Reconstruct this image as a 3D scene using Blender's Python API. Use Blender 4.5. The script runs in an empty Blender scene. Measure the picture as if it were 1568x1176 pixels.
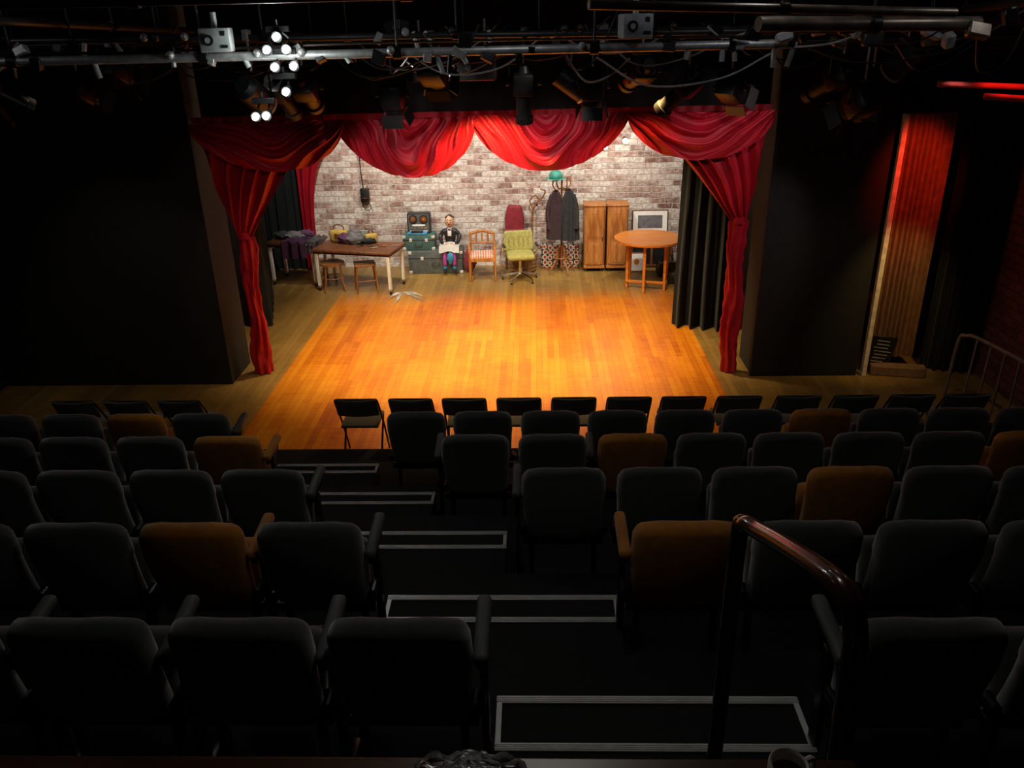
import bpy, bmesh, math, random
from mathutils import Matrix, Vector, Euler, noise
random.seed(4)
SC=bpy.context.scene
SC.view_settings.view_transform='Standard'
SC.view_settings.look='None'
pi=math.pi
# ---------------------------------------------------------------- materials
def newmat(n):
    m=bpy.data.materials.new(n);m.use_nodes=True
    return m,m.node_tree,m.node_tree.nodes['Principled BSDF']
def mat(n,col,rough=.6,metal=0,var=.25,scale=12,bump=.0,bscale=80,emit=None,es=0,spec=.5,sheen=0,coat=0):
    m,t,b=newmat(n)
    N=t.nodes.new('ShaderNodeTexNoise');N.inputs['Scale'].default_value=scale;N.inputs['Detail'].default_value=4
    tc=t.nodes.new('ShaderNodeTexCoord');t.links.new(tc.outputs['Object'],N.inputs['Vector'])
    R=t.nodes.new('ShaderNodeValToRGB')
    R.color_ramp.elements[0].position=.3;R.color_ramp.elements[1].position=.7
    R.color_ramp.elements[0].color=[c*(1-var) for c in col]+[1]
    R.color_ramp.elements[1].color=[min(1,c*(1+var)) for c in col]+[1]
    t.links.new(N.outputs['Fac'],R.inputs[0]);t.links.new(R.outputs[0],b.inputs['Base Color'])
    b.inputs['Roughness'].default_value=rough;b.inputs['Metallic'].default_value=metal
    b.inputs['Specular IOR Level'].default_value=spec
    b.inputs['Sheen Weight'].default_value=sheen
    b.inputs['Coat Weight'].default_value=coat
    if bump:
        N2=t.nodes.new('ShaderNodeTexNoise');N2.inputs['Scale'].default_value=bscale;t.links.new(tc.outputs['Object'],N2.inputs['Vector'])
        B=t.nodes.new('ShaderNodeBump');B.inputs['Strength'].default_value=bump;B.inputs['Distance'].default_value=.01
        t.links.new(N2.outputs['Fac'],B.inputs['Height']);t.links.new(B.outputs[0],b.inputs['Normal'])
    if emit:
        b.inputs['Emission Color'].default_value=list(emit)+[1];b.inputs['Emission Strength'].default_value=es
    return m
def woodmat(n,c1,c2,rough=.45,axis=2,sc=6):
    m,t,b=newmat(n)
    tc=t.nodes.new('ShaderNodeTexCoord');mp=t.nodes.new('ShaderNodeMapping')
    s=[sc*4,sc*4,sc*4];s[axis]=sc*.5;mp.inputs['Scale'].default_value=s
    N=t.nodes.new('ShaderNodeTexNoise');N.inputs['Scale'].default_value=1;N.inputs['Detail'].default_value=6;N.inputs['Distortion'].default_value=.6
    R=t.nodes.new('ShaderNodeValToRGB');R.color_ramp.elements[0].position=.35;R.color_ramp.elements[1].position=.68
    R.color_ramp.elements[0].color=list(c1)+[1];R.color_ramp.elements[1].color=list(c2)+[1]
    t.links.new(tc.outputs['Object'],mp.inputs[0]);t.links.new(mp.outputs[0],N.inputs[0]);t.links.new(N.outputs['Fac'],R.inputs[0]);t.links.new(R.outputs[0],b.inputs['Base Color'])
    b.inputs['Roughness'].default_value=rough
    return m
def brickmat(n,dark,mid,white,mort,rot=0,lo=.42,hi=.62):
    m,t,b=newmat(n);L=t.links
    tc=t.nodes.new('ShaderNodeTexCoord')
    sx=t.nodes.new('ShaderNodeSeparateXYZ');cx=t.nodes.new('ShaderNodeCombineXYZ')
    L.new(tc.outputs['Object'],sx.inputs[0]);L.new(sx.outputs['Y' if rot else 'X'],cx.inputs['X']);L.new(sx.outputs['Z'],cx.inputs['Y'])
    nw=t.nodes.new('ShaderNodeTexNoise');nw.inputs['Scale'].default_value=6
    L.new(cx.outputs[0],nw.inputs['Vector'])
    mad=t.nodes.new('ShaderNodeVectorMath');mad.operation='MULTIPLY_ADD';mad.inputs[1].default_value=(.05,.04,0)
    L.new(nw.outputs['Color'],mad.inputs[0]);L.new(cx.outputs[0],mad.inputs[2])
    B=t.nodes.new('ShaderNodeTexBrick');B.inputs['Scale'].default_value=1
    B.inputs['Brick Width'].default_value=.25;B.inputs['Row Height'].default_value=.098
    B.inputs['Mortar Size'].default_value=.009;B.inputs['Mortar Smooth'].default_value=.6
    B.inputs['Color1'].default_value=(0,0,0,1);B.inputs['Color2'].default_value=(1,1,1,1);B.inputs['Mortar'].default_value=(.5,.5,.5,1)
    L.new(mad.outputs[0],B.inputs['Vector'])
    R=t.nodes.new('ShaderNodeValToRGB');e=R.color_ramp.elements
    e[0].position=.05;e[0].color=list(dark)+[1];e[1].position=.66;e[1].color=list(white)+[1]
    a=e.new(.38);a.color=list(mid)+[1]
    L.new(B.outputs['Color'],R.inputs[0])
    N=t.nodes.new('ShaderNodeTexNoise');N.inputs['Scale'].default_value=3.2;N.inputs['Detail'].default_value=10;N.inputs['Roughness'].default_value=.8
    L.new(cx.outputs[0],N.inputs['Vector'])
    R2=t.nodes.new('ShaderNodeValToRGB');R2.color_ramp.elements[0].position=lo;R2.color_ramp.elements[1].position=hi
    L.new(N.outputs['Fac'],R2.inputs[0])
    mx=t.nodes.new('ShaderNodeMixRGB');mx.inputs['Color2'].default_value=list(white)+[1]
    ml=t.nodes.new('ShaderNodeMath');ml.operation='MULTIPLY';ml.inputs[1].default_value=.85
    L.new(R2.outputs[0],ml.inputs[0]);L.new(ml.outputs[0],mx.inputs['Fac']);L.new(R.outputs[0],mx.inputs['Color1'])
    N3=t.nodes.new('ShaderNodeTexNoise');N3.inputs['Scale'].default_value=18;N3.inputs['Detail'].default_value=8;N3.inputs['Roughness'].default_value=.7
    L.new(cx.outputs[0],N3.inputs['Vector'])
    R3=t.nodes.new('ShaderNodeValToRGB');R3.color_ramp.elements[0].position=.36;R3.color_ramp.elements[0].color=(.42,.37,.34,1);R3.color_ramp.elements[1].position=.60
    L.new(N3.outputs['Fac'],R3.inputs[0])
    mm=t.nodes.new('ShaderNodeMixRGB');mm.blend_type='MULTIPLY';mm.inputs['Fac'].default_value=.9
    L.new(mx.outputs[0],mm.inputs['Color1']);L.new(R3.outputs[0],mm.inputs['Color2'])
    m2=t.nodes.new('ShaderNodeMixRGB');m2.inputs['Color2'].default_value=list(mort)+[1]
    L.new(B.outputs['Fac'],m2.inputs['Fac']);L.new(mm.outputs[0],m2.inputs['Color1'])
    L.new(m2.outputs[0],b.inputs['Base Color'])
    bp=t.nodes.new('ShaderNodeBump');bp.inputs['Strength'].default_value=.8;bp.inputs['Distance'].default_value=.025;bp.invert=True
    L.new(B.outputs['Fac'],bp.inputs['Height']);L.new(bp.outputs[0],b.inputs['Normal'])
    b.inputs['Roughness'].default_value=.85
    return m
def floormat(n):
    m,t,b=newmat(n);L=t.links
    tc=t.nodes.new('ShaderNodeTexCoord')
    s=t.nodes.new('ShaderNodeSeparateXYZ');c=t.nodes.new('ShaderNodeCombineXYZ')
    L.new(tc.outputs['Object'],s.inputs[0]);L.new(s.outputs['Y'],c.inputs['X']);L.new(s.outputs['X'],c.inputs['Y'])
    def brick(w,h,mo):
        B=t.nodes.new('ShaderNodeTexBrick');B.inputs['Scale'].default_value=1
        B.inputs['Brick Width'].default_value=w;B.inputs['Row Height'].default_value=h;B.inputs['Mortar Size'].default_value=mo
        B.inputs['Color1'].default_value=(0,0,0,1);B.inputs['Color2'].default_value=(1,1,1,1);B.inputs['Mortar'].default_value=(.3,.3,.3,1)
        L.new(c.outputs[0],B.inputs['Vector']);return B
    def math_(op,a,bb,cl=False):
        q=t.nodes.new('ShaderNodeMath');q.operation=op;q.use_clamp=cl
        for i,v in enumerate((a,bb)):
            if isinstance(v,(int,float)):q.inputs[i].default_value=v
            else:L.new(v,q.inputs[i])
        return q.outputs[0]
    B1=brick(1.3,.075,.0016);B2=brick(2.4,.60,.002)
    mx=t.nodes.new('ShaderNodeMixRGB');mx.inputs['Fac'].default_value=.5
    L.new(B1.outputs['Color'],mx.inputs['Color1']);L.new(B2.outputs['Color'],mx.inputs['Color2'])
    def nz(sc,det=7):
        mp=t.nodes.new('ShaderNodeMapping');mp.inputs['Scale'].default_value=sc;L.new(c.outputs[0],mp.inputs[0])
        N=t.nodes.new('ShaderNodeTexNoise');N.inputs['Scale'].default_value=1.;N.inputs['Detail'].default_value=det;N.inputs['Roughness'].default_value=.7;L.new(mp.outputs[0],N.inputs[0]);return N.outputs['Fac']
    n1=nz((1.2,16,1));n2=nz((26,3,1));n3=nz((1.3,1.3,1),9)
    m1=t.nodes.new('ShaderNodeMixRGB');m1.inputs['Fac'].default_value=.45;L.new(mx.outputs[0],m1.inputs['Color1']);L.new(n1,m1.inputs['Color2'])
    m3=t.nodes.new('ShaderNodeMixRGB');m3.inputs['Fac'].default_value=.45;L.new(m1.outputs[0],m3.inputs['Color1']);L.new(n2,m3.inputs['Color2'])
    m4=t.nodes.new('ShaderNodeMixRGB');m4.inputs['Fac'].default_value=.35;L.new(m3.outputs[0],m4.inputs['Color1']);L.new(n3,m4.inputs['Color2'])
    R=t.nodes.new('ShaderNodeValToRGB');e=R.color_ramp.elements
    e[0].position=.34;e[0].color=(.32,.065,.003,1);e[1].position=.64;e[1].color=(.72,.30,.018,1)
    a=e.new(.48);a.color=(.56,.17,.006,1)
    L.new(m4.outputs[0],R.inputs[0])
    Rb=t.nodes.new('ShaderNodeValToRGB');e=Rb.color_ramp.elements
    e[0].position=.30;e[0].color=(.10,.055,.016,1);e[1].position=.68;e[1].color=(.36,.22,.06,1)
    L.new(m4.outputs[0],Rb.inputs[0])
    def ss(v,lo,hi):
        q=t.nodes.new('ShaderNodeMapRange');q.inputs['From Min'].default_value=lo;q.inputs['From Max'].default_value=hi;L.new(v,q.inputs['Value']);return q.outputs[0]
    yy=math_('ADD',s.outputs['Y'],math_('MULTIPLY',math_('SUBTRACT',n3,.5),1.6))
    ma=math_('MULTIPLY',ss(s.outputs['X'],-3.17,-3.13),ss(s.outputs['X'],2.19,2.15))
    mk=math_('MULTIPLY',ma,ss(yy,12.75,11.9))  # orange vinyl rectangle; its dim, unlit upstage end is put into the colour
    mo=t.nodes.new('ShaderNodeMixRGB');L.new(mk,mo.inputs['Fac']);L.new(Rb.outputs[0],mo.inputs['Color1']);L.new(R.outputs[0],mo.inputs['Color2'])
    mw=t.nodes.new('ShaderNodeMixRGB');mw.blend_type='MULTIPLY';mw.inputs['Color2'].default_value=(.5,.4,.35,1)
    L.new(B1.outputs['Fac'],mw.inputs['Fac']);L.new(mo.outputs[0],mw.inputs['Color1'])
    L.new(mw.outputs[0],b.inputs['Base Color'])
    rr=t.nodes.new('ShaderNodeMapRange');rr.inputs['To Min'].default_value=.20;rr.inputs['To Max'].default_value=.5;L.new(n3,rr.inputs['Value']);L.new(rr.outputs[0],b.inputs['Roughness'])
    bp=t.nodes.new('ShaderNodeBump');bp.inputs['Strength'].default_value=.25;bp.inputs['Distance'].default_value=.004;bp.invert=True
    L.new(B1.outputs['Fac'],bp.inputs['Height']);L.new(bp.outputs[0],b.inputs['Normal'])
    return m
def stripemat(n,cols,scale,axis='X',rough=.8):
    m,t,b=newmat(n);L=t.links
    tc=t.nodes.new('ShaderNodeTexCoord');s=t.nodes.new('ShaderNodeSeparateXYZ');L.new(tc.outputs['Object'],s.inputs[0])
    a=t.nodes.new('ShaderNodeMath');a.operation='MULTIPLY';a.inputs[1].default_value=scale;L.new(s.outputs[axis],a.inputs[0])
    f=t.nodes.new('ShaderNodeMath');f.operation='FRACT';L.new(a.outputs[0],f.inputs[0])
    R=t.nodes.new('ShaderNodeValToRGB');R.color_ramp.interpolation='CONSTANT'
    e=R.color_ramp.elements;e[0].position=0;e[0].color=list(cols[0])+[1];e[1].position=1/len(cols);e[1].color=list(cols[1])+[1]
    for i in range(2,len(cols)):
        q=e.new(i/len(cols));q.color=list(cols[i])+[1]
    L.new(f.outputs[0],R.inputs[0]);L.new(R.outputs[0],b.inputs['Base Color']);b.inputs['Roughness'].default_value=rough
    return m
def vormat(n,c1,c2,c3,scale=16,p1=.35,p2=.55):
    m,t,b=newmat(n);L=t.links
    tc=t.nodes.new('ShaderNodeTexCoord');V=t.nodes.new('ShaderNodeTexVoronoi');V.inputs['Scale'].default_value=scale;V.inputs['Randomness'].default_value=.25
    L.new(tc.outputs['Object'],V.inputs['Vector'])
    R=t.nodes.new('ShaderNodeValToRGB');R.color_ramp.interpolation='CONSTANT';e=R.color_ramp.elements
    e[0].color=list(c1)+[1];e[1].position=p1;e[1].color=list(c2)+[1];q=e.new(p2);q.color=list(c3)+[1]
    L.new(V.outputs['Distance'],R.inputs[0]);L.new(R.outputs[0],b.inputs['Base Color']);b.inputs['Roughness'].default_value=.6
    return m
M={}
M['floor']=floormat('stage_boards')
M['brick']=brickmat('painted_brick',(.20,.075,.055),(.40,.22,.17),(.74,.67,.61),(.57,.52,.48))
M['brickred']=brickmat('red_brick',(.10,.02,.012),(.16,.04,.025),(.22,.07,.05),(.08,.05,.04),rot=1)
M['blackflat']=mat('black_flat',(.010,.011,.011),.8,bump=.1)
M['blackcloth']=mat('black_serge',(.009,.013,.014),.9,sheen=.12,bump=.2,bscale=200)
M['blackwall']=mat('black_paint',(.008,.008,.008),.9)
M['carpet']=mat('dark_carpet',(.006,.007,.007),.95,bump=.3,bscale=200)
M['red']=mat('red_velvet',(.46,.004,.022),.55,var=.15,scale=4,sheen=.08,bump=.1,bscale=150)
M['red'].node_tree.nodes['Principled BSDF'].inputs['Sheen Tint'].default_value=(1,.1,.15,1)
M['brown']=mat('brown_curtain',(.34,.16,.07),.8,sheen=.2)
M['kerb']=mat('brown_kerb',(.20,.11,.06),.8)
M['batten']=mat('pale_batten',(.75,.65,.5),.6)
M['seat']=mat('grey_seat_fabric',(.034,.038,.035),.85,sheen=.8,bump=.3,bscale=300)
M['amber']=mat('amber_seat_fabric',(.50,.18,.010),.8,sheen=.3,bump=.3,bscale=300)
M['plastic']=mat('black_plastic',(.012,.012,.012),.45)
M['armpad']=mat('arm_pad',(.075,.08,.075),.6)
M['alu']=mat('aluminium',(.70,.70,.68),.45,metal=.5,var=.1)
M['steel']=mat('scaffold_steel',(.48,.48,.48),.42,metal=.6,var=.25,scale=20)
M['bronze']=mat('old_pipe',(.22,.17,.13),.35,metal=.5,var=.4,scale=9)
M['dpipe']=mat('dark_pipe',(.05,.05,.052),.4,metal=.5)
M['rpipe']=mat('red_lit_pipe',(.45,.05,.05),.4)  # red light falling on these pipes is put into their colour
M['blackmetal']=mat('black_metal',(.012,.012,.013),.35,metal=.4)
M['rail']=mat('brown_rail',(.09,.040,.026),.25,metal=.3,coat=.6)
M['railg']=mat('grey_rail',(.25,.21,.19),.4,metal=.4)
M['greybox']=mat('grey_box',(.32,.33,.34),.5)
M['chrome']=mat('chrome',(.8,.8,.8),.18,metal=1,var=.05)
M['foil']=mat('foil',(.75,.75,.75),.3,metal=.45,var=.05)
M['lens']=mat('lens_glass',(.05,.06,.08),.08,spec=1)
M['led']=mat('led_emitter',(1,1,1),.3,emit=(.93,1,.95),es=60)
M['led2']=mat('warm_bulb',(1,1,1),.3,emit=(1,.95,.8),es=45)
M['wood']=woodmat('orange_wood',(.28,.09,.02),(.50,.21,.05))
M['woodt']=woodmat('table_wood',(.48,.14,.02),(.66,.23,.035),axis=0,rough=.3)
M['woodd']=woodmat('dark_wood',(.10,.035,.015),(.22,.08,.03))
M['bent']=woodmat('bentwood',(.20,.07,.02),(.36,.15,.05))
M['desktop']=woodmat('desk_top',(.05,.02,.012),(.13,.05,.02),axis=0,rough=.3)
M['white']=mat('white_enamel',(.75,.74,.70),.4,var=.06)
M['paper']=mat('paper',(.8,.79,.74),.7,var=.05)
M['teal']=mat('teal_case',(.05,.11,.10),.55)
M['dgrey']=mat('grey_case',(.08,.09,.09),.55)
M['black']=mat('gloss_black',(.012,.012,.013),.4)
M['green']=mat('olive_upholstery',(.32,.30,.09),.75,scale=30,bump=.3)
M['hat']=mat('green_hat',(.05,.28,.22),.6)
M['coat1']=mat('dark_coat',(.035,.018,.024),.85,scale=20)
M['coat2']=mat('black_coat',(.018,.022,.025),.85,scale=20)
M['redf']=mat('crimson_fabric',(.20,.006,.016),.7,sheen=.15)
M['yellow']=mat('mustard_cloth',(.45,.30,.06),.8)
M['purple']=mat('purple_cloth',(.09,.03,.085),.8)
M['purple2']=mat('magenta_cloth',(.35,.04,.26),.7)
M['blue']=mat('blue_cloth',(.04,.22,.40),.7)
M['greyc']=mat('grey_cloth',(.13,.12,.13),.8)
M['skin']=mat('painted_skin',(.60,.33,.20),.45,var=.08)
M['hair']=mat('hair',(.03,.02,.015),.6)
M['wicker']=mat('wicker',(.28,.14,.05),.7,scale=40,bump=.8,bscale=60)
M['tile']=vormat('tile_pattern',(.40,.03,.02),(.70,.65,.55),(.05,.04,.04),11,.30,.5)
M['stripe']=stripemat('striped_seat',[(.65,.55,.42),(.45,.03,.03),(.7,.6,.5),(.40,.05,.03)],18)
M['sequin']=vormat('sequins',(.7,.65,.4),(.01,.012,.01),(.01,.012,.01),45,.16,.5)
M['clear']=mat('clear_streak',(.95,.95,.9),.12)
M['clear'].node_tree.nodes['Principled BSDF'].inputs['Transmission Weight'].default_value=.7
# ---------------------------------------------------------------- builders
class MB:
    def __init__(s,name):
        s.name=name;s.bm=bmesh.new();s.mats=[]
    def mi(s,m):
        m=M[m] if isinstance(m,str) else m
        if m not in s.mats:s.mats.append(m)
        return s.mats.index(m)
    def merge(s,t,m,X=None):
        i=s.mi(m)
        for f in t.faces:f.material_index=i
        if X is not None:t.transform(X)
        me=bpy.data.meshes.new('tmp');t.to_mesh(me);t.free();s.bm.from_mesh(me);bpy.data.meshes.remove(me)
    def box(s,c,size,m,rot=(0,0,0),bev=.004,seg=1,fn=None,cuts=0):
        t=bmesh.new();bmesh.ops.create_cube(t,size=1)
        for v in t.verts:v.co=Vector((v.co.x*size[0],v.co.y*size[1],v.co.z*size[2]))
        if bev>0:bmesh.ops.bevel(t,geom=t.edges[:],offset=min(bev,min(size)*.45),segments=seg,affect='EDGES',profile=.5)
        if cuts:
            bmesh.ops.subdivide_edges(t,edges=[e for e in t.edges if e.calc_length()>.08],cuts=cuts,use_grid_fill=True)
        if fn:
            for v in t.verts:v.co=fn(v.co)
        s.merge(t,m,Matrix.Translation(c)@Euler(rot).to_matrix().to_4x4());return s
    def cyl(s,p0,p1,r0,m,r1=None,seg=14,caps=True):
        p0=Vector(p0);p1=Vector(p1);d=p1-p0;r1=r0 if r1 is None else r1
        t=bmesh.new();bmesh.ops.create_cone(t,cap_ends=caps,segments=seg,radius1=r0,radius2=r1,depth=d.length)
        s.merge(t,m,Matrix.Translation((p0+p1)/2)@d.to_track_quat('Z','Y').to_matrix().to_4x4());return s
    def sph(s,c,r,m,sc=(1,1,1),rot=(0,0,0),seg=16,lump=0):
        t=bmesh.new();bmesh.ops.create_uvsphere(t,u_segments=seg,v_segments=max(6,seg*2//3),radius=r)
        if lump:
            for v in t.verts:
                v.co*=1+lump*noise.noise(v.co*(2.2/r)+Vector(c)*3)
        s.merge(t,m,Matrix.Translation(c)@Euler(rot).to_matrix().to_4x4()@Matrix.Diagonal((*sc,1)));return s
    def tube(s,pts,r,m,seg=8,rr=None):
        pts=[Vector(p) for p in pts];t=bmesh.new();rings=[];up=None
        for i,p in enumerate(pts):
            d=(pts[min(i+1,len(pts)-1)]-pts[max(i-1,0)]).normalized()
            if up is None:up=d.orthogonal().normalized()
            up=(up-d*up.dot(d)).normalized();sd=d.cross(up)
            q=rr[i] if rr else r
            rings.append([t.verts.new(p+(up*math.cos(a*2*pi/seg)+sd*math.sin(a*2*pi/seg))*q) for a in range(seg)])
        for a,b in zip(rings,rings[1:]):
            for k in range(seg):t.faces.new((a[k],a[(k+1)%seg],b[(k+1)%seg],b[k]))
        t.faces.new(rings[0][::-1]);t.faces.new(rings[-1])
        bmesh.ops.recalc_face_normals(t,faces=t.faces[:])
        s.merge(t,m);return s
    def grid(s,f,nu,nv,m,thick=0):
        t=bmesh.new();g=[[t.verts.new(f(i/nu,j/nv)) for i in range(nu+1)] for j in range(nv+1)]
        for j in range(nv):
            for i in range(nu):t.faces.new((g[j][i],g[j][i+1],g[j+1][i+1],g[j+1][i]))
        if thick:bmesh.ops.solidify(t,geom=t.faces[:],thickness=thick)
        s.merge(t,m);return s
    def lathe(s,c,prof,m,seg=28):
        def f(u,v):
            k=v*(len(prof)-1);i=min(int(k),len(prof)-2);w=k-i
            r=prof[i][0]*(1-w)+prof[i+1][0]*w;z=prof[i][1]*(1-w)+prof[i+1][1]*w
            return Vector((c[0]+r*math.cos(u*2*pi),c[1]+r*math.sin(u*2*pi),c[2]+z))
        return s.grid(f,seg,len(prof)-1,m)
    def mesh(s,ang=40):
        me=bpy.data.meshes.new(s.name);s.bm.to_mesh(me);s.bm.free()
        for m in s.mats:me.materials.append(m)
        for p in me.polygons:p.use_smooth=True
        me.set_sharp_from_angle(angle=math.radians(ang))
        return me
    def done(s,loc=(0,0,0),rz=0,ang=40,scale=1):
        return place(s.name,s.mesh(ang),loc,rz,scale)
def place(name,me,loc=(0,0,0),rz=0,scale=1):
    o=bpy.data.objects.new(name,me);SC.collection.objects.link(o);o.location=loc;o.rotation_euler=(0,0,rz)
    o.scale=(scale,)*3
    return o
def bez(pts,n=8):
    P=[Vector(p) for p in pts];P=[P[0]*2-P[1]]+P+[P[-1]*2-P[-2]];o=[]
    for i in range(1,len(P)-2):
        for k in range(n):
            t=k/n;a,b,c,d=P[i-1:i+3]
            o.append(.5*((2*b)+(c-a)*t+(2*a-5*b+4*c-d)*t*t+(3*b-a-3*c+d)*t**3))
    o.append(P[-2]);return o
# ---------------------------------------------------------------- room shell
XL,XR,YB,YF,ZC=-6.5,5.25,-1.6,14.15,4.7
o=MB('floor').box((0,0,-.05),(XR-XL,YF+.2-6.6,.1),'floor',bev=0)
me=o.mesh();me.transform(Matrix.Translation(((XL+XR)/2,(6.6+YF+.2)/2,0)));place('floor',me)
MB('wall_back').box(((XL+XR)/2,YF+.1,ZC/2),(XR-XL,.2,ZC),'brick',bev=0).done()
MB('wall_left').box((XL-.1,(YF+YB)/2,ZC/2),(.2,YF-YB,ZC),'blackwall',bev=0).done()
MB('wall_right').box((XR+.1,(YF+YB)/2,ZC/2),(.2,YF-YB,ZC),'brickred',bev=0).done()
MB('wall_rear').box(((XL+XR)/2,YB-.1,ZC/2),(XR-XL,.2,ZC),'blackwall',bev=0).done()
MB('ceiling').box(((XL+XR)/2,(YF+YB)/2,ZC+.05),(XR-XL,YF-YB,.1),'blackwall',bev=0).done()
MB('stage_flat').box((-5.09,9.03,2.25),(2.78,.06,4.5),'blackflat').box((-3.73,9.35,2.25),(.06,.66,4.5),'blackflat').done()
MB('stage_flat').box((3.2,9.13,2.25),(1.26,.06,4.5),'blackflat').box((2.62,9.45,2.25),(.06,.6,4.5),'blackflat').done()
def border(u,v):
    x=-3.66+u*6.2;return Vector((x,9.3+.03*math.sin(u*90),4.6-v*1.6))
MB('black_border').grid(border,160,4,'blackcloth',.01).done()
# ---------------------------------------------------------------- red swags
def fold(p):
    return (1-2*abs(math.sin(p/2)))*.9+.21*math.sin(2*p+.6)+.15*math.sin(3.3*p)
def swag(mb,x0,x1,z0,z1,drop,y0,ph=0,n1=5.6,n2=2.6,amp=.055,skew=.5,sag=.02,ex=.52):
    def f(u,v):
        uu=u**(math.log(.5)/math.log(skew));c=max(0,4*uu*(1-uu))**ex
        s_=math.sqrt(((u-skew)*2)**2+.04)
        d=drop*c+.035
        z=z0+(z1-z0)*u-v*d-sag*math.sin(pi*u)
        nz=noise.noise(Vector((u*3.5+ph,v*2,ph)))
        p=2*pi*(n1*s_*(1-.25*v)+n2*v+.6*nz)+ph+(u-skew)*5
        a=amp*(.3+.7*min(1,c*1.2))*(.45+.55*math.sin(pi*min(1,v*.85+.12)))
        y=y0-.07*c*math.sin(pi*min(1,v))-a*fold(p)-.02
        return Vector((x0+(x1-x0)*u,y,z+.012*fold(p)*v*c))
    mb.grid(f,190,60,'red')
def tailp(mb,xo0,xi0,xo1,xi1,z0,z1,yt,yb,ex,ph=0,nf=6,amp=.05,swp=1.5):
    def f(u,v):
        xo=xo0+(xo1-xo0)*v**1.1;xi=xi0+(xi1-xi0)*v**ex
        x=xo+(xi-xo)*u
        w=abs(xi-xo)
        p=2*pi*(nf*u+swp*v*(1-u)+.3*noise.noise(Vector((u*3,v*3,ph))))+ph
        y=yt+(yb-yt)*v-amp*min(1,w/1.0+.25)*fold(p)*(.4+.6*min(1,v*3))-.08*math.sin(pi*v)*math.sin(pi*u)
        z=z0+(z1-z0)*v-.16*math.sin(pi*u)*v*(1-v)*2
        return Vector((x,y,z))
    mb.grid(f,120,70,'red')
def tail(mb,x,y,z0,x1,y1,z1,w0,w1,ph=0):
    def f(u,v):
        a=u*2*pi
        w=w0+(w1-w0)*v**.8
        w*=1+.12*math.sin(v*9+ph)
        cx=x+(x1-x)*v+.015*math.sin(v*12+ph);cy=y+(y1-y)*v
        r=w/2*(1+.22*math.sin(6*a+v*5+ph)+.1*math.sin(9*a-v*9))
        r*=1+.22*noise.noise(Vector((a,v*16,ph)))
        return Vector((cx+r*math.cos(a),cy+r*.75*math.sin(a),z0+(z1-z0)*v))
    mb.grid(f,64,110,'red')
    mb.cyl((x,y,z0-.02),(x,y,z0+.05),w0*.52,'red',seg=20)
mb=MB('red_swag_curtain')
Y0=9.02
tailp(mb,-3.68,-2.06,-3.44,-3.27,3.05,1.74,Y0+.06,9.22,.66,ph=.4)
tailp(mb,2.50,.98,2.38,2.22,3.08,1.84,Y0+.08,9.22,.74,ph=1.4,swp=1.2)
swag(mb,-3.68,-2.02,3.04,3.06,.46,Y0-.06,ph=.8,n1=2.6,n2=3.4,skew=.55)
swag(mb,-2.12,-.62,3.06,3.07,.57,Y0,ph=2.1,skew=.55)
swag(mb,-.68,1.00,3.08,3.09,.54,Y0,ph=3.7,skew=.48,ex=.66)
swag(mb,.97,2.50,3.10,3.08,.45,Y0-.06,ph=5.2,n1=3.4,n2=3.4,skew=.5)
tail(mb,-3.355,9.24,1.76,-3.42,9.36,.01,.15,.19,ph=.3)
tail(mb,2.30,9.24,1.86,2.33,9.26,.01,.17,.19,ph=2.3)
def head(u,v):return Vector((-3.68+u*6.18,Y0+.02+.012*math.sin(u*260),3.10-v*.06+.03*u))
mb.grid(head,260,2,'red',.01)
mb.done(ang=80)
def pleat(name,p0,p1,z0,z1,m,n,amp,ph=0,flare=.0,nu=None):
    p0=Vector(p0);p1=Vector(p1);d=(p1-p0);nn=Vector((-d.y,d.x)).normalized()
    def f(u,v):
        q=2*pi*n*u+ph+.6*noise.noise(Vector((u*4,v*1.5,ph)))*2
        a=amp*(.7+.5*v)*(math.sin(q)+.3*math.sin(2.1*q+1))
        b=p0+d*(u+flare*(u-.5)*v)
        return Vector((b.x+nn.x*a,b.y+nn.y*a,z0+(z1-z0)*v))
    mb=MB(name);mb.grid(f,nu or int(n*14),20,m,.006);return mb.done(ang=80)
def rleg(u,v):
    return Vector((-4.02+u*(.20+(1-v)**4*1.15),13.93+.03*math.sin(u*14),2.9-2.88*v))
MB('red_side_curtain').grid(rleg,40,40,'red',.006).done(ang=80)
pleat('black_leg_curtain',(-3.86,10.9),(-4.28,12.5),3.2,.01,'blackcloth',5,.06,ph=1)
pleat('black_leg_curtain',(-4.70,14.05),(-4.04,14.05),3.2,.01,'blackcloth',4,.03,ph=1)
pleat('black_leg_curtain',(1.93,10.9),(2.62,10.68),3.2,.01,'blackcloth',4.5,.07,ph=.5,flare=.1)
pleat('black_leg_curtain',(2.48,13.4),(3.2,13.4),3.2,.01,'blackcloth',4,.05,ph=2)
MB('black_masking_flat').box((-4.75,11.9,2.2),(.05,4.4,4.4),'blackflat').done()
MB('black_masking_flat').box((3.3,11.9,2.2),(.05,4.4,4.4),'blackflat').done()
pleat('brown_pleated_curtain',(4.00,9.32),(4.58,9.36),2.98,.14,'brown',9,.022)
MB('trim_1').box((3.915,9.10,1.5),(.055,.06,3.0),'batten').done()
mb=MB('notice_board');mb.box((0,0,0),(.30,.02,.42),'black');
for i in range(7):mb.box((random.uniform(-.02,.02),-.012,.15-i*.045),(random.uniform(.14,.22),.004,.010),'greybox',bev=0)
o=mb.done((4.12,9.20,.26),0);o.rotation_euler=(.1,.15,0)
MB('wall_kerb').box((0,0,.06),(.62,.16,.12),'kerb',bev=.01).done((4.32,9.12,0),-.2)
pleat('black_side_curtain',(4.66,9.3),(5.20,9.1),3.6,.02,'blackcloth',6,.03)
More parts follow.
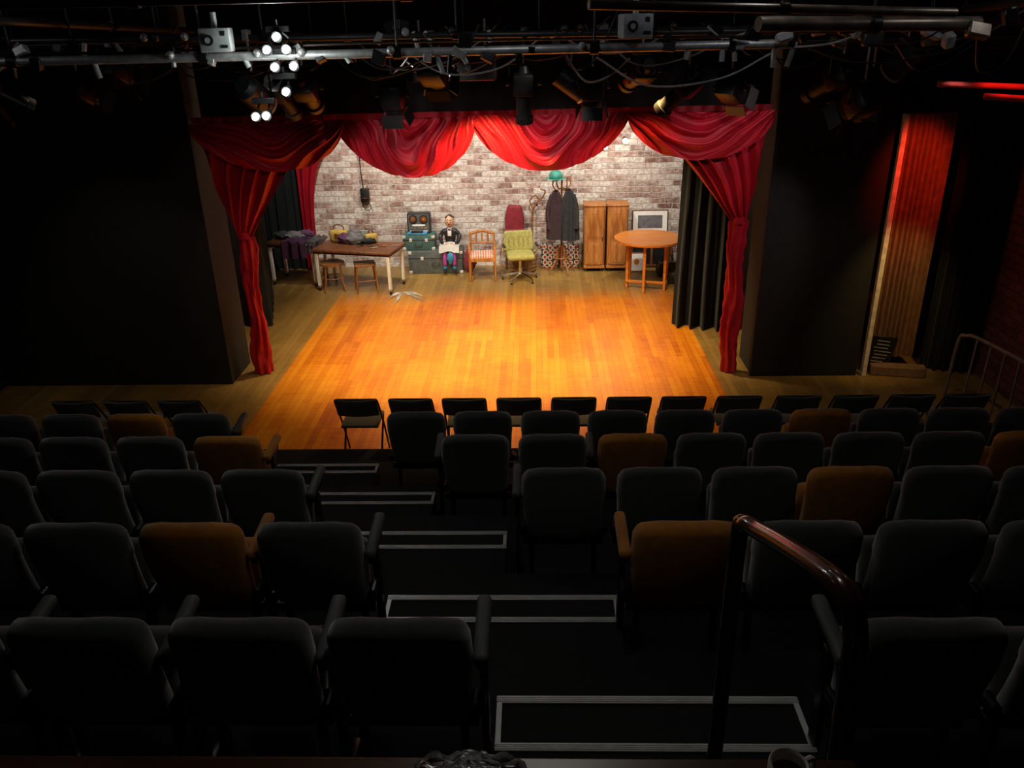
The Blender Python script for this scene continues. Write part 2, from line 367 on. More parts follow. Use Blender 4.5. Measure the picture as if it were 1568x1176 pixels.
def hoop(name,pts,r,m,bars=()):
    mb=MB(name);mb.tube(bez(pts,6),r,m,10)
    for a,b in bars:mb.cyl(a,b,r*.6,m)
    return mb.done()
hoop('stair_railing',[(4.55,8.40,0),(4.57,8.38,.70),(4.60,8.30,.80),(4.66,8.15,.82),(4.78,7.45,.82),(4.80,7.33,.78),(4.80,7.30,.7),(4.80,7.30,0)],.02,'railg',
   [((4.57+.22*k,8.35-1.03*k,.01),(4.59+.2*k,8.33-1.0*k,.81)) for k in (.2,.4,.6,.8)])
hoop('stair_railing',[(-5.6,7.25,0),(-5.6,7.25,.75),(-5.62,7.2,.85),(-5.9,7.2,.95),(-6.2,7.2,.95),(-6.25,7.2,.85),(-6.25,7.2,0)],.02,'rail',[((-5.9,7.2,0),(-5.9,7.2,.93))])
# ---------------------------------------------------------------- raked seating
tops=[(6,2.06,2.20),(5,3.03,1.93),(4,3.98,1.66),(3,5.0,1.345),(2,5.93,1.075)]
SH=.85
edges={7:1.92,6:2.89,5:3.84,4:4.86,3:5.79,2:6.92}
fl={7:1.65,6:1.35,5:1.08,4:.81,3:.495,2:.225}
for k in (7,6,5,4,3,2):
    y1=edges[k];y0={7:YB,6:1.92,5:2.89,4:3.84,3:4.86,2:5.79}[k]
    MB('seating_platform').box(((XL+XR)/2,(y0+y1)/2,fl[k]/2),(XR-XL-.02,y1-y0-.002,fl[k]),'carpet',bev=.003).done()
steps=[(2.48,2.21,1.50,-.17,1.02),(3.46,3.25,1.22,-.79,.41),(4.46,4.27,.94,-1.38,-.20),(5.42,5.25,.65,-1.98,-.79),(6.38,6.22,.36,-2.58,-1.42)]
for (yf,yb,z,x0,x1),k in zip(steps,(7,6,5,4,3)):
    e=edges[k];zb=fl[k-1]+.002
    mb=MB('aisle_step');mb.box(((x0+x1)/2,(yf+e)/2+.002,(z+zb)/2),(x1-x0,yf-e-.002,z-zb),'carpet')
    w=.038
    for yy in (yf-w/2,yb+w/2):
        mb.box(((x0+x1)/2,yy,z+.004),(x1-x0,w,.008),'alu',bev=.002)
        for q in (-.009,0,.009):mb.box(((x0+x1)/2,yy+q,z+.009),(x1-x0,.004,.004),'alu',bev=0)
    for xx in (x0+.012,x1-.012):mb.box((xx,(yf+yb)/2,z+.004),(.022,yf-yb,.007),'alu',bev=.001)
    mb.box(((x0+x1)/2,yf+.003,z-.02),(x1-x0,.006,.045),'alu',bev=.001)
    mb.done()
def seatmesh(fab,arms):
    mb=MB('theatre_seat')
    def fn(c):
        t=(c.z+.28)/.56
        x=c.x*(.92+.10*min(t,.8)/.8-.06*max(0,t-.85)/.15)
        y=c.y+.62*(x*x)-.022*math.sin(pi*t)
        z=c.z-(.06*(abs(c.x)/.24)**4 if t>.7 else 0)
        return Vector((x,y,z))
    mb.box((0,-.005,.585),(.485,.085,.53),fab,rot=(math.radians(12),0,0),bev=.038,seg=4,fn=fn,cuts=4)
    mb.box((0,.17,.40),(.43,.10,.38),fab,rot=(math.radians(-14),0,0),bev=.04,seg=3)
    mb.box((0,.225,.39),(.40,.02,.34),'plastic',rot=(math.radians(-14),0,0),bev=.008)
    mb.box((0,.10,.27),(.49,.05,.05),'blackmetal')
    for sx in ((-1,1) if arms==2 else (-1,) if arms==-1 else (1,) if arms==1 else ()):
        x=sx*.272
        mb.box((x,.10,.30),(.028,.06,.60),'blackmetal')
        mb.box((x,.10,.012),(.05,.26,.024),'blackmetal')
        mb.box((x,.03,.44),(.02,.14,.05),'blackmetal')
        mb.box((x,.12,.665),(.055,.31,.05),'armpad' if fab=='seat' else 'amber',rot=(math.radians(6),0,0),bev=.02,seg=3)
        mb.box((x,.10,.625),(.026,.24,.05),'blackmetal')
    for sx in (-1,1):mb.cyl((sx*.238,.04,.36),(sx*.238,.12,.36),.03,'blackmetal')
    for sx in (-.19,.19):mb.box((sx,.11,.13),(.028,.06,.26),'blackmetal')
    return mb.mesh(45)
SM={(f,a):seatmesh(f,a) for f in ('seat','amber') for a in (0,1,-1,2)}
def row(y,z,xs,amb,armfirst,armlast,armset=()):
    n=len(xs)
    for i,x in enumerate(xs):
        a=0
        if i in armset:a=1
        if i==0 and armfirst:a=-1
        if i==n-1 and armlast:a=1
        f='amber' if i in amb else 'seat'
        place('theatre_seat',SM[(f,a)],(x,y+.10,z+.003),0)
R={k:(y,t-SH) for k,y,t in tops}
row(*R[6],[-2.10,-1.56,-1.01,-.47],(),False,True,(0,1,2))
row(*R[6],[1.29,1.85],(),True,False,(0,))
row(*R[5],[-2.68,-2.14,-1.60,-1.05],(2,),False,True,(2,))
row(*R[5],[.67,1.22,1.77,2.32],(0,),True,False)
row(*R[4],[-3.78,-3.24,-2.69,-2.14,-1.60],(),False,True)
row(*R[4],[.15,.70,1.24,1.78,2.33,2.88],(3,),True,False)
row(*R[3],[-4.42,-3.87,-3.33,-2.77,-2.21],(4,),False,True)
row(*R[3],[-.44,.11,.67,1.22,1.76,2.31,2.86,3.41],(2,7),True,False,(1,))
row(*R[2],[-4.99,-4.45,-3.9,-3.35,-2.80],(3,),False,True)
row(*R[2],[-1.0,-.45,.11,.66,1.21,1.76,2.31,2.86,3.41,3.96],(6,),False,False)
def foldchair():
    mb=MB('folding_chair')
    for sx in (-.22,.22):
        mb.tube(bez([(sx,.40,0),(sx,.20,.42),(sx,0,.74),(sx*.9,-.01,.775)],4),.011,'blackmetal')
        mb.tube([(sx*.9,.02,0),(sx*.9,.22,.30),(sx*.9,.34,.45)],.011,'blackmetal')
    mb.tube([(-.2,-.01,.775),(.2,-.01,.775)],.011,'blackmetal')
    mb.tube([(-.2,.05,.07),(.2,.05,.07)],.009,'blackmetal')
    mb.box((0,.02,.675),(.44,.035,.23),'seat',rot=(math.radians(22),0,0),bev=.016,seg=3,cuts=2,fn=lambda c:Vector((c.x,c.y-.5*(.05-c.x*c.x),c.z)))
    mb.box((0,.22,.44),(.40,.38,.035),'seat',bev=.016,seg=2)
    return mb.mesh()
FC=foldchair()
for x in [-4.45,-3.94,-3.42,-1.72,-1.20,-.69,-.17,.35,.87,1.38,1.90,2.45,2.98,3.50,4.0]:
    place('folding_chair',FC,(x,6.99,0),0,.93)
mb=MB('aisle_handrail')
mb.tube(bez([(.495,1.70,1.66),(.495,1.70,2.2),(.495,1.70,2.78),(.498,1.67,2.86),(.51,1.60,2.89),(.52,1.45,2.955),(.53,1.24,3.04),(.54,1.165,3.05),(.548,1.13,3.0),(.55,1.12,2.9),(.56,1.10,2.3),(.56,1.10,1.66)],7),.0215,'rail',14)
mb.cyl((.495,1.70,1.652),(.495,1.70,1.665),.05,'rail');mb.cyl((.56,1.10,1.652),(.56,1.10,1.665),.05,'rail')
mb.done()
mb=MB('control_desk');mb.box((-.33,.675,2.86),(1.68,.60,.04),'desktop',bev=.008)
for x in (-1.1,.42):
    for y in (.4,.90):mb.box((x,y,2.25),(.05,.05,1.195),'woodd')
mb.done()
mb=MB('coffee_mug');mb.lathe((0,0,0),[(.0,0),(.026,0),(.030,.01),(.030,.075),(.028,.078),(.025,.075),(.025,.02),(0,.018)],'white');mb.cyl((0,0,.055),(0,0,.058),.0255,'woodd',seg=24);mb.tube(bez([(.029,0,.065),(.05,0,.06),(.05,0,.025),(.029,0,.02)],4),.005,'white');mb.done((.372,.892,2.881),.5)
mb=MB('crumpled_foil_tray')
def foil(u,v):
    a=u*2*pi;r=.082*v*(1+.15*math.sin(5*a)+.2*noise.noise(Vector((a,v*3,0))))
    return Vector((r*1.0*math.cos(a),.35*r*math.sin(a),.018+.028*noise.noise(Vector((u*14,v*9,2)))*v+.01))
mb.grid(foil,48,12,'foil');mb.done((-.112,.922,2.885),0,ang=25)
# ---------------------------------------------------------------- stage props
mb=MB('wall_telephone');mb.box((0,0,0),(.15,.09,.24),'black',bev=.015,seg=2);mb.box((0,-.06,.02),(.05,.05,.22),'black',bev=.02,seg=3)
mb.lathe((0,-.05,-.04),[(0,0),(.05,0),(.05,.01),(0,.012)],'woodd');mb.tube(bez([(-.02,0,.12),(-.04,0,.5),(-.03,.01,.9),(-.06,.02,1.5)],6),.008,'black');mb.tube(bez([(.05,-.04,-.1),(.1,-.03,-.2),(.02,-.03,-.26),(-.05,-.03,-.12)],5),.006,'black')
mb.done((-2.93,YF-.05,1.28))
def wtable(name,w,d,h,loc,rz,top='desktop'):
    mb=MB(name);mb.box((0,0,h-.02),(w,d,.04),top,bev=.008)
    mb.box((0,0,h-.055),(w-.06,d-.06,.035),'black')
    for sx in(-1,1):
        for sy in(-1,1):
            x=sx*(w/2-.06);y=sy*(d/2-.06)
            mb.box((x,y,h/2+.02),(.05,.05,h-.13),'white',bev=.008)
            mb.cyl((x,y,.06),(x,y,.09),.02,'chrome');mb.cyl((x-.012,y+.01,.035),(x+.012,y+.01,.035),.035,'black')
        mb.box((sx*(w/2-.06),0,h-.1),(.03,d-.14,.03),'white')
    return mb.done(loc,rz)
wtable('trestle_table',1.35,.70,.70,(-2.86,12.90,0),-.22,'woodd')
wtable('writing_desk',.86,.60,.72,(-3.98,13.30,0),-.16)
def bentstool(loc,rz):
    mb=MB('bentwood_stool')
    mb.cyl((0,0,.43),(0,0,.465),.20,'bent',seg=28)
    for a in (45,135):
        x=.17*math.cos(math.radians(a));y=.17*math.sin(math.radians(a))
        mb.tube(bez([(x*1.35,y*-1.35,0.01),(x*1.05,-y,.25),(x,-y,.43)],5),.016,'bent')
        mb.tube(bez([(x*1.35,y*1.45,0.01),(x*1.05,y,.43)],5),.016,'bent')
    mb.tube([(.17*math.cos(k/16*2*pi),.17*math.sin(k/16*2*pi),.22) for k in range(17)],.008,'bent')
    return mb.done(loc,rz)
bentstool((-3.30,12.80,0),.3)
mb=MB('wooden_stool');
for sx in(-1,1):
    for sy in(-1,1):mb.cyl((sx*.17,sy*.15,0),(sx*.14,sy*.13,.44),.014,'bent',.017)
    mb.cyl((sx*.16,-.14,.15),(sx*.16,.14,.15),.009,'bent');
mb.cyl((-.16,-.14,.2),(.16,-.14,.2),.009,'bent');mb.box((0,0,.455),(.34,.32,.03),'bent',bev=.01);mb.done((-2.75,12.72,0),.3)
def heap(name,items,loc):
    mb=MB(name)
    for c,r,m,sc in items:mb.sph(c,r,m,sc,seg=24,lump=.45)
    return mb.done(loc,ang=60)
def drape(name,w,d,h,m,loc,rz,sd=0,drop=.3):
    mb=MB(name)
    def f(u,v):
        x=(u-.5)*w;y=(v-.5)*d
        z=.012+.03*noise.noise(Vector((u*5+sd,v*5,1)))+.012
        over=max(0,-y-(d*.5-drop))
        if over>0:
            z-=over;y=-(d*.5-drop)-.02-.03*math.sin(u*16+sd)
        return Vector((x+.02*noise.noise(Vector((v*6,u*3,sd))),y,z+.01))
    mb.grid(f,40,40,m,.006);return mb.done(loc,rz,ang=70)
drape('draped_purple_coat',.42,.75,0,'purple',(-3.92,13.08,.73),-.16,1,.28)
drape('draped_grey_scarf',.20,.6,0,'greyc',(-3.62,13.05,.74),-.2,3,.2)
heap('folded_clothes',[((0,0,.05),.14,'greyc',(1.3,.8,.45)),((.18,.05,.06),.11,'purple',(1.2,.8,.6)),((-.2,.03,.05),.12,'coat2',(1.2,.9,.5))],(-4.02,13.36,.73))
mb=MB('mustard_bag');mb.box((0,0,.11),(.30,.16,.20),'yellow',bev=.05,seg=3);mb.tube(bez([(-.1,0,.2),(-.06,0,.28),(.06,0,.28),(.1,0,.2)],5),.01,'woodd');mb.box((0,-.085,.12),(.1,.01,.08),'woodd');mb.done((-3.22,13.16,.70),-.2)
mb=MB('mustard_bag');mb.box((0,0,.08),(.20,.14,.16),'yellow',bev=.04,seg=3);mb.tube(bez([(-.06,0,.15),(0,0,.22),(.06,0,.15)],5),.01,'woodd');mb.done((-2.68,13.08,.70),.3)
heap('grey_bundle',[((0,-.06,.07),.14,'greyc',(1.3,.8,.7)),((.15,.0,.08),.1,'dgrey',(1.3,.8,1)),((-.16,-.06,.08),.10,'purple',(1.3,.8,.8)),((.22,-.08,.05),.09,'coat2',(1.3,.8,.7)),((-.02,.03,.16),.07,'greyc',(1.4,.8,.7))],(-2.94,13.12,.705))
mb=MB('scattered_tools');
for i in range(9):
    a=random.uniform(0,3);x=random.uniform(-.35,.35);y=random.uniform(-.12,.12);mb.cyl((x,y,.012),(x+.12*math.cos(a),y+.12*math.sin(a),.012),.010,random.choice(['black','bent','chrome','woodd']))
mb.done((-2.6,12.80,.702),-.2)
def trunk(name,w,d,h,m,loc,rz=0):
    mb=MB(name);mb.box((0,0,h/2),(w,d,h),m,bev=.015,seg=2)
    mb.box((0,0,h*.68),(w+.008,d+.008,.014),'black',bev=.002)
    for sx in(-1,1):
        for sz in (.03,h-.03):
            mb.box((sx*(w/2-.02),-d/2+.01,sz),(.06,.04,.05),'alu',bev=.006)
    for x in (-w*.25,w*.25):mb.box((x,-d/2-.006,h*.68),(.05,.016,.06),'alu',bev=.004)
    mb.tube(bez([(-.06,-d/2-.005,h*.45),(-.05,-d/2-.03,h*.42),(.05,-d/2-.03,h*.42),(.06,-d/2-.005,h*.45)],4),.007,'black')
    return mb.done(loc,rz)
trunk('travel_trunk',.92,.42,.40,'dgrey',(-1.72,13.86,0),0)
trunk('travel_trunk',.54,.34,.26,'teal',(-2.0,13.88,.401),0)
mb=MB('reel_tape_recorder')
mb.box((0,0,.17),(.40,.20,.34),'black',bev=.02,seg=2);mb.box((0,-.102,.17),(.36,.01,.30),'dgrey')
for x in(-.09,.09):
    mb.cyl((x,-.105,.25),(x,-.125,.25),.068,'black',seg=24);mb.cyl((x,-.124,.25),(x,-.130,.25),.052,'woodd',seg=24);mb.cyl((x,-.128,.25),(x,-.14,.25),.022,'chrome')
for x in(-.12,-.06,0,.06,.12):mb.cyl((x,-.10,.09),(x,-.125,.09),.014,'chrome')
mb.box((0,-.11,.14),(.22,.008,.03),'paper');mb.box((0,-.11,.04),(.3,.012,.03),'alu')
mb.done((-2.0,13.96,.663),.0,)
mb=MB('cassette_box');mb.box((0,0,.02),(.34,.12,.04),'blue',bev=.01);mb.box((0,-.02,.05),(.2,.08,.03),'black');mb.done((-2.02,13.785,.662),.0)
# ventriloquist dummy
def skinned(name,chains,mat_):
    me=bpy.data.meshes.new(name);vs=[];es=[];rs=[]
    for ch in chains:
        prev=None
        for it in ch:
            if isinstance(it,int):idx=it
            else:
                vs.append(it[0]);rs.append(it[1]);idx=len(vs)-1
            if prev is not None:es.append((prev,idx))
            prev=idx
    me.from_pydata(vs,es,[]);o=bpy.data.objects.new(name,me);SC.collection.objects.link(o)
    md=o.modifiers.new('s','SKIN')
    for i,r in enumerate(rs):
        q=r if isinstance(r,tuple) else (r,r);me.skin_vertices[0].data[i].radius=q
    me.skin_vertices[0].data[0].use_root=True
    sb=o.modifiers.new('b','SUBSURF');sb.levels=2;sb.render_levels=2
    me.materials.append(M[mat_]);md.use_smooth_shade=True
    return o
dm=bpy.data.objects.new('ventriloquist_dummy',None);SC.collection.objects.link(dm)
def par(o,n):o.name=n;o.parent=dm;return o
jac=skinned('jacket',[[((0,0,.08),(.095,.08)),((0,0,.17),(.095,.075)),((0,0,.28),(.115,.075)),((0,0,.34),(.08,.06)),((0,0,.375),(.035,.035))],
  [2,((-.11,0,.31),.045),((-.17,-.02,.22),.040),((-.14,-.13,.14),.032),((-.08,-.19,.13),.025)],
  [2,((.11,0,.31),.045),((.17,-.02,.22),.040),((.14,-.13,.14),.032),((.08,-.19,.13),.025)]],'black')
par(jac,'jacket')
tr=skinned('trousers',[[((0,0,.07),(.09,.07)),((-.06,-.06,.065),.055),((-.075,-.26,.06),.044),((-.08,-.29,-.10),.036),((-.08,-.29,-.24),.034)],[0,((.06,-.06,.065),.055),((.075,-.26,.06),.044),((.08,-.29,-.10),.036),((.08,-.29,-.24),.034)]],'purple2')
par(tr,'trousers')
mb=MB('head_and_details')
mb.sph((0,-.005,.475),.086,'skin',(.88,.95,1.15),seg=24)
mb.sph((0,-.02,.42),.057,'skin',(.95,.95,.8),seg=20)
mb.sph((0,-.090,.465),.016,'skin',(.8,1.2,1.3),seg=12)
for sx in(-1,1):
    mb.sph((sx*.028,-.078,.487),.014,'white',seg=12);mb.sph((sx*.028,-.090,.487),.007,'black',seg=8)
    mb.sph((sx*.077,.0,.468),.019,'skin',(.4,.8,1.2),seg=10)
    mb.box((sx*.028,-.084,.510),(.030,.008,.007),'hair',rot=(0,sx*.15,0),bev=.002)
    hx=sx*.05
    mb.sph((hx,-.205,.130),.024,'skin',(1,1.2,.6),seg=12)
    for k in range(4):
        fx=hx+(-.018+.012*k)
        mb.tube([(fx,-.22,.133),(fx-sx*.003,-.245,.131),(fx-sx*.006,-.26-.003*(k%2),.120)],.0055,'skin',8)
    mb.tube([(hx-sx*.02,-.20,.135),(hx-sx*.034,-.215,.14),(hx-sx*.038,-.232,.135)],.006,'skin',8)
    mb.cyl((sx*.082,-.187,.13),(sx*.066,-.198,.128),.027,'white',seg=12)
    mb.sph((sx*.08,-.32,-.30),.04,'black',(.8,1.8,.8),seg=14)
    mb.cyl((sx*.08,-.29,-.24),(sx*.08,-.29,-.29),.03,'blue')
mb.box((0,-.084,.434),(.042,.014,.009),'redf',bev=.003)
mb.sph((0,.022,.505),.084,'hair',(.93,.92,.95),seg=20,lump=.12)
mb.box((0,-.082,.30),(.065,.02,.13),'white',rot=(-.1,0,0),bev=.008)
mb.sph((0,-.095,.355),.02,'redf',(1.4,.5,.7),seg=10)
mb.cyl((0,0,.35),(0,0,.42),.035,'skin')
mb.cyl((0,0,.355),(0,0,.385),.047,'white')
par(mb.done(ang=60),'head_hands_and_shoes')
mb=MB('cloth');
def lap(u,v):
    x=(u-.5)*.34;y=-.06-v*.28
    z=.122+.015*math.cos(x*20)+.01*noise.noise(Vector((u*6,v*6,0)))
    if v>.8:z-=(v-.8)*.5
    return Vector((x,y,z))
mb.grid(lap,24,20,'paper',.006);par(mb.done(ang=70),'lap_cloth')
mb=MB('blue');mb.sph((.02,-.33,-.08),.06,'blue',(1,.5,1.6),lump=.4);par(mb.done(),'blue_scarf')
dm.location=(-1.47,13.86,.39)
mb=MB('crimson_bag');mb.sph((0,0,.20),.19,'redf',(.55,.5,1.0),seg=22,lump=.3);mb.tube(bez([(-.05,0,.34),(0,0,.46),(.05,0,.34)],5),.01,'redf');mb.done((-1.13,13.72,0))
mb=MB('wooden_armchair')
for sx in(-1,1):
    mb.box((sx*.21,-.18,.29),(.035,.035,.58),'wood',bev=.008)
    mb.tube([(sx*.20,.22,0.01),(sx*.20,.18,.42),(sx*.195,.22,.74)],.019,'wood')
    mb.tube(bez([(sx*.21,-.19,.57),(sx*.215,-.05,.60),(sx*.20,.19,.58)],4),.017,'wood')
    mb.box((sx*.205,0,.36),(.025,.38,.05),'wood')
mb.box((0,-.18,.37),(.42,.028,.06),'wood');mb.box((0,.18,.37),(.40,.028,.05),'wood')
mb.box((0,0,.41),(.40,.38,.07),'stripe',bev=.02,seg=3)
mb.tube(bez([(-.195,.22,.72),(0,.235,.76),(.195,.22,.72)],5),.026,'wood')
mb.tube([(-.19,.20,.57),(.19,.20,.57)],.014,'wood')
for x in(-.1,0,.1):mb.box((x,.21,.65),(.03,.012,.16),'wood',rot=(-.05,0,0))
mb.done((-.89,13.34,0),.05)
mb=MB('swivel_chair')
for k in range(5):
    a=k/5*2*pi+.3;e=(.30*math.cos(a),.30*math.sin(a))
    mb.tube(bez([(0,0,.13),(e[0]*.5,e[1]*.5,.10),(e[0],e[1],.07)],4),.016,'chrome');mb.cyl((e[0]-.012,e[1],.03),(e[0]+.012,e[1],.03),.03,'black')
mb.cyl((0,0,.10),(0,0,.36),.022,'chrome');mb.cyl((0,0,.10),(0,0,.22),.034,'chrome');mb.box((0,0,.37),(.2,.2,.03),'blackmetal')
mb.box((0,-.01,.43),(.46,.44,.10),'green',bev=.045,seg=4)
mb.box((0,.22,.62),(.50,.09,.34),'green',rot=(-.15,0,0),bev=.042,seg=4,cuts=3,fn=lambda c:Vector((c.x*(1-.25*c.z),c.y-.7*c.x*c.x,c.z)))
for x in (-.16,-.08,0,.08,.16):mb.tube(bez([(x,.17-.7*x*x,.50),(x,.155-.7*x*x,.62),(x,.20-.7*x*x,.75)],4),.006,'green')
for sx in(-1,1):
    mb.tube(bez([(sx*.2,.1,.38),(sx*.28,.08,.42),(sx*.28,.05,.56),(sx*.27,-.02,.60)],4),.012,'chrome');mb.box((sx*.27,-.05,.61),(.045,.22,.03),'black',bev=.012,seg=2)
mb.done((-.26,13.22,0),.15)
mb=MB('wicker_basket');mb.lathe((0,0,0),[(0,.01),(.24,.01),(.27,.10),(.30,.25),(.29,.40),(.27,.41),(.25,.36),(0,.34)],'wicker')
for z in (.06,.14,.22,.30,.38):mb.tube([((.26+.12*min(z,.28))*math.cos(k/32*2*pi),(.26+.12*min(z,.28))*math.sin(k/32*2*pi),z) for k in range(33)],.012,'wicker')
mb.done((-.22,13.76,0),scale=.8)
mb=MB('red_velvet_chair')
mb.box((0,.08,.86),(.34,.10,.44),'redf',rot=(-.1,0,0),bev=.05,seg=4,cuts=3,fn=lambda c:Vector((c.x*(1-1.3*max(0,c.z)),c.y,c.z)))
mb.box((0,-.02,.62),(.36,.26,.12),'redf',bev=.05,seg=4)
for sx in(-1,1):mb.cyl((sx*.15,.08,.0),(sx*.14,.08,.7),.018,'woodd');mb.cyl((sx*.15,-.10,.0),(sx*.14,-.1,.6),.018,'woodd')
mb.done((-.36,13.98,0))
mb=MB('bentwood_hat_rack');mb.tube(bez([(0,0,0),(.0,0,.9),(.06,-.02,1.1),(.16,-.03,1.2),(.22,-.03,1.32),(.14,-.03,1.36)],8),.014,'bent');mb.tube(bez([(.02,0,1.0),(-.04,0,1.15),(.05,-.03,1.25),(.12,-.03,1.18)],8),.012,'bent')
mb.cyl((0,0,0),(0,0,.02),.07,'bent');mb.done((-.05,14.04,0))
mb=MB('coat_stand')
mb.cyl((0,0,.1),(0,0,1.66),.02,'bent',.016)
for k in range(4):
    a=k*pi/2+.5;ca,sa=math.cos(a),math.sin(a)
    mb.tube(bez([(0,0,.5),(.08*ca,.08*sa,.42),(.10*ca,.10*sa,.25),(.22*ca,.22*sa,.08),(.24*ca,.24*sa,.015)],6),.014,'bent')
    mb.tube(bez([(0,0,1.45),(.10*ca,.10*sa,1.42),(.17*ca,.17*sa,1.50),(.16*ca,.16*sa,1.60),(.20*ca,.20*sa,1.66)],6),.011,'bent')
mb.tube([(.12*math.cos(k/20*2*pi),.12*math.sin(k/20*2*pi),.28) for k in range(21)],.009,'bent')
def coat(cx,w,z0,z1,m,ph,dx):
    def f(u,v):
        a=u*2*pi;wd=w*(.28+.72*min(1,v*3.2)**.7)*(1+.10*v)
        r=1+.12*math.sin(5*a+ph)+.08*math.sin(9*a+v*3)
        return Vector((cx+dx*v+wd/2*r*math.cos(a),-.10+.085*r*math.sin(a),z0+(z1-z0)*v))
    mb.grid(f,60,30,m)
coat(-.10,.24,1.42,.62,'coat1',0,-.02);coat(.11,.26,1.44,.60,'coat2',2,.02)
mb.tube(bez([(-.16,-.12,1.36),(-.23,-.12,1.1),(-.21,-.15,.80)],5),.042,'coat1',10)
mb.tube(bez([(.18,-.12,1.36),(.24,-.12,1.1),(.24,-.15,.80)],5),.042,'coat2',10)
mb.sph((-.10,-.06,1.66),.10,'hat',(1.1,1.1,.95),seg=20);mb.lathe((-.10,-.06,1.60),[(.0,0),(.09,0),(.165,.012),(.16,.018),(.08,.01)],'hat')
mb.done((.44,13.60,0))
mb=MB('patterned_suitcase');mb.box((0,0,.2),(.30,.18,.40),'tile',bev=.012,seg=2)
for e in (-.15,.15):
    for z in(.02,.38):mb.box((e*.93,-.085,z),(.04,.03,.04),'woodd')
mb.tube(bez([(-.05,0,.4),(-.04,0,.44),(.04,0,.44),(.05,0,.4)],4),.008,'woodd');me=mb.mesh()
place('patterned_suitcase',me,(.24,14.0,0));place('patterned_suitcase',me,(.60,14.0,0))
def wardrobe(x,w):
    mb=MB('wooden_wardrobe')
    h=1.06
    mb.box((0,0,h/2+.06),(w,.40,h),'wood',bev=.01);mb.box((0,0,h+.07),(w+.02,.42,.025),'wood',bev=.008);mb.box((0,0,.085),(w+.01,.41,.05),'wood',bev=.006)
    mb.box((0,-.205,h/2+.08),(w-.05,.018,h-.12),'wood',bev=.005)
    for z,hh in((.32,.38),(.82,.48)):
        mb.box((0,-.214,z),(w-.12,.012,hh),'wood',bev=.008)
        mb.box((0,-.220,z),(w-.17,.010,hh-.06),'wood',bev=.006)
    mb.box((w/2-.012,-.217,h/2+.08),(.010,.004,h-.14),'woodd',bev=0)
    mb.sph((w*.38,-.225,.62),.014,'chrome',seg=10);mb.box((w*.38,-.218,.56),(.015,.008,.04),'black')
    for sx in(-1,1):
        for sy in(-1,1):mb.cyl((sx*(w/2-.05)-.012,sy*.15,.03),(sx*(w/2-.05)+.012,sy*.15,.03),.03,'black');mb.cyl((sx*(w/2-.05),sy*.15,.04),(sx*(w/2-.05),sy*.15,.07),.012,'chrome')
    return mb.done((x,13.85,0),0)
wardrobe(1.00,.35);wardrobe(1.385,.35)
mb=MB('round_table')
mb.cyl((0,0,.77),(0,0,.80),.54,'woodt',seg=64);mb.cyl((0,0,.76),(0,0,.77),.52,'woodt',seg=64)
mb.box((0,0,.73),(.62,.40,.07),'woodt')
for x,y in((-.30,-.14),(.30,-.18),(-.30,.18),(.30,.18),(.0,-.40)):
    mb.box((x,y,.37),(.045,.045,.74),'woodt',bev=.006)
mb.box((0,-.30,.70),(.03,.22,.05),'woodt');mb.box((0,-.30,.12),(.03,.22,.03),'woodt');mb.box((0,-.18,.12),(.6,.03,.04),'woodt')
mb.done((1.79,12.80,0),-.25)
mb=MB('framed_picture');mb.box((0,0,.20),(.62,.03,.40),'woodd');mb.box((0,-.018,.20),(.58,.006,.36),'paper',bev=0)
mb.box((0,-.022,.20),(.42,.004,.22),'greyc',bev=0)
o=mb.done((1.98,14.06,.56));o.rotation_euler=(-.12,0,0)
mb=MB('low_side_cabinet');mb.box((0,0,.28),(.72,.24,.52),'woodd',bev=.01);mb.box((-.17,-.125,.28),(.3,.012,.4),'black');mb.box((.17,-.125,.28),(.3,.012,.4),'black');mb.box((0,0,.01),(.66,.2,.02),'black');mb.done((2.0,13.98,0))
mb=MB('framed_picture');mb.box((0,0,.17),(.26,.025,.34),'woodd');mb.box((0,-.015,.17),(.21,.006,.29),'paper',bev=0);mb.sph((0,-.016,.18),.06,'woodt',(1,.05,1.2));o=mb.done((1.72,13.6,0.0));o.rotation_euler=(-.15,0,.0)
mb=MB('sequinned_bag');mb.sph((0,0,.17),.19,'sequin',(.8,.7,.9),seg=26,lump=.35);mb.done((2.27,12.92,0))
mb=MB('black_holdall');mb.box((0,0,.12),(.34,.22,.24),'black',bev=.06,seg=4);mb.tube(bez([(-.1,0,.22),(-.06,0,.34),(.06,0,.34),(.1,0,.22)],5),.01,'black');mb.done((2.2,13.4,0),.2)
mb=MB('floor_streaks')  # thin translucent strips fanned out over the boards
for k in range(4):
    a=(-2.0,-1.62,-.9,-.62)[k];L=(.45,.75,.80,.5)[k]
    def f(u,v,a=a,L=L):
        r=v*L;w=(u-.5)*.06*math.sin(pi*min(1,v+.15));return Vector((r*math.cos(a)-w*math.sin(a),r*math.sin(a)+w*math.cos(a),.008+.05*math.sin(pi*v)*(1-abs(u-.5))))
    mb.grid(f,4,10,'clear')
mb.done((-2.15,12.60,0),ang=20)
for x,z in((1.17,2.05),(1.50,2.14)):
    mb=MB('wall_spot_lamp');mb.cyl((0,-.001,0),(0,-.06,0),.035,'blackmetal');mb.cyl((0,-.05,0),(0,-.12,-.02),.03,'blackmetal',.04);mb.sph((0,-.125,-.02),.042,'led2',seg=12);mb.done((x,YF,z))
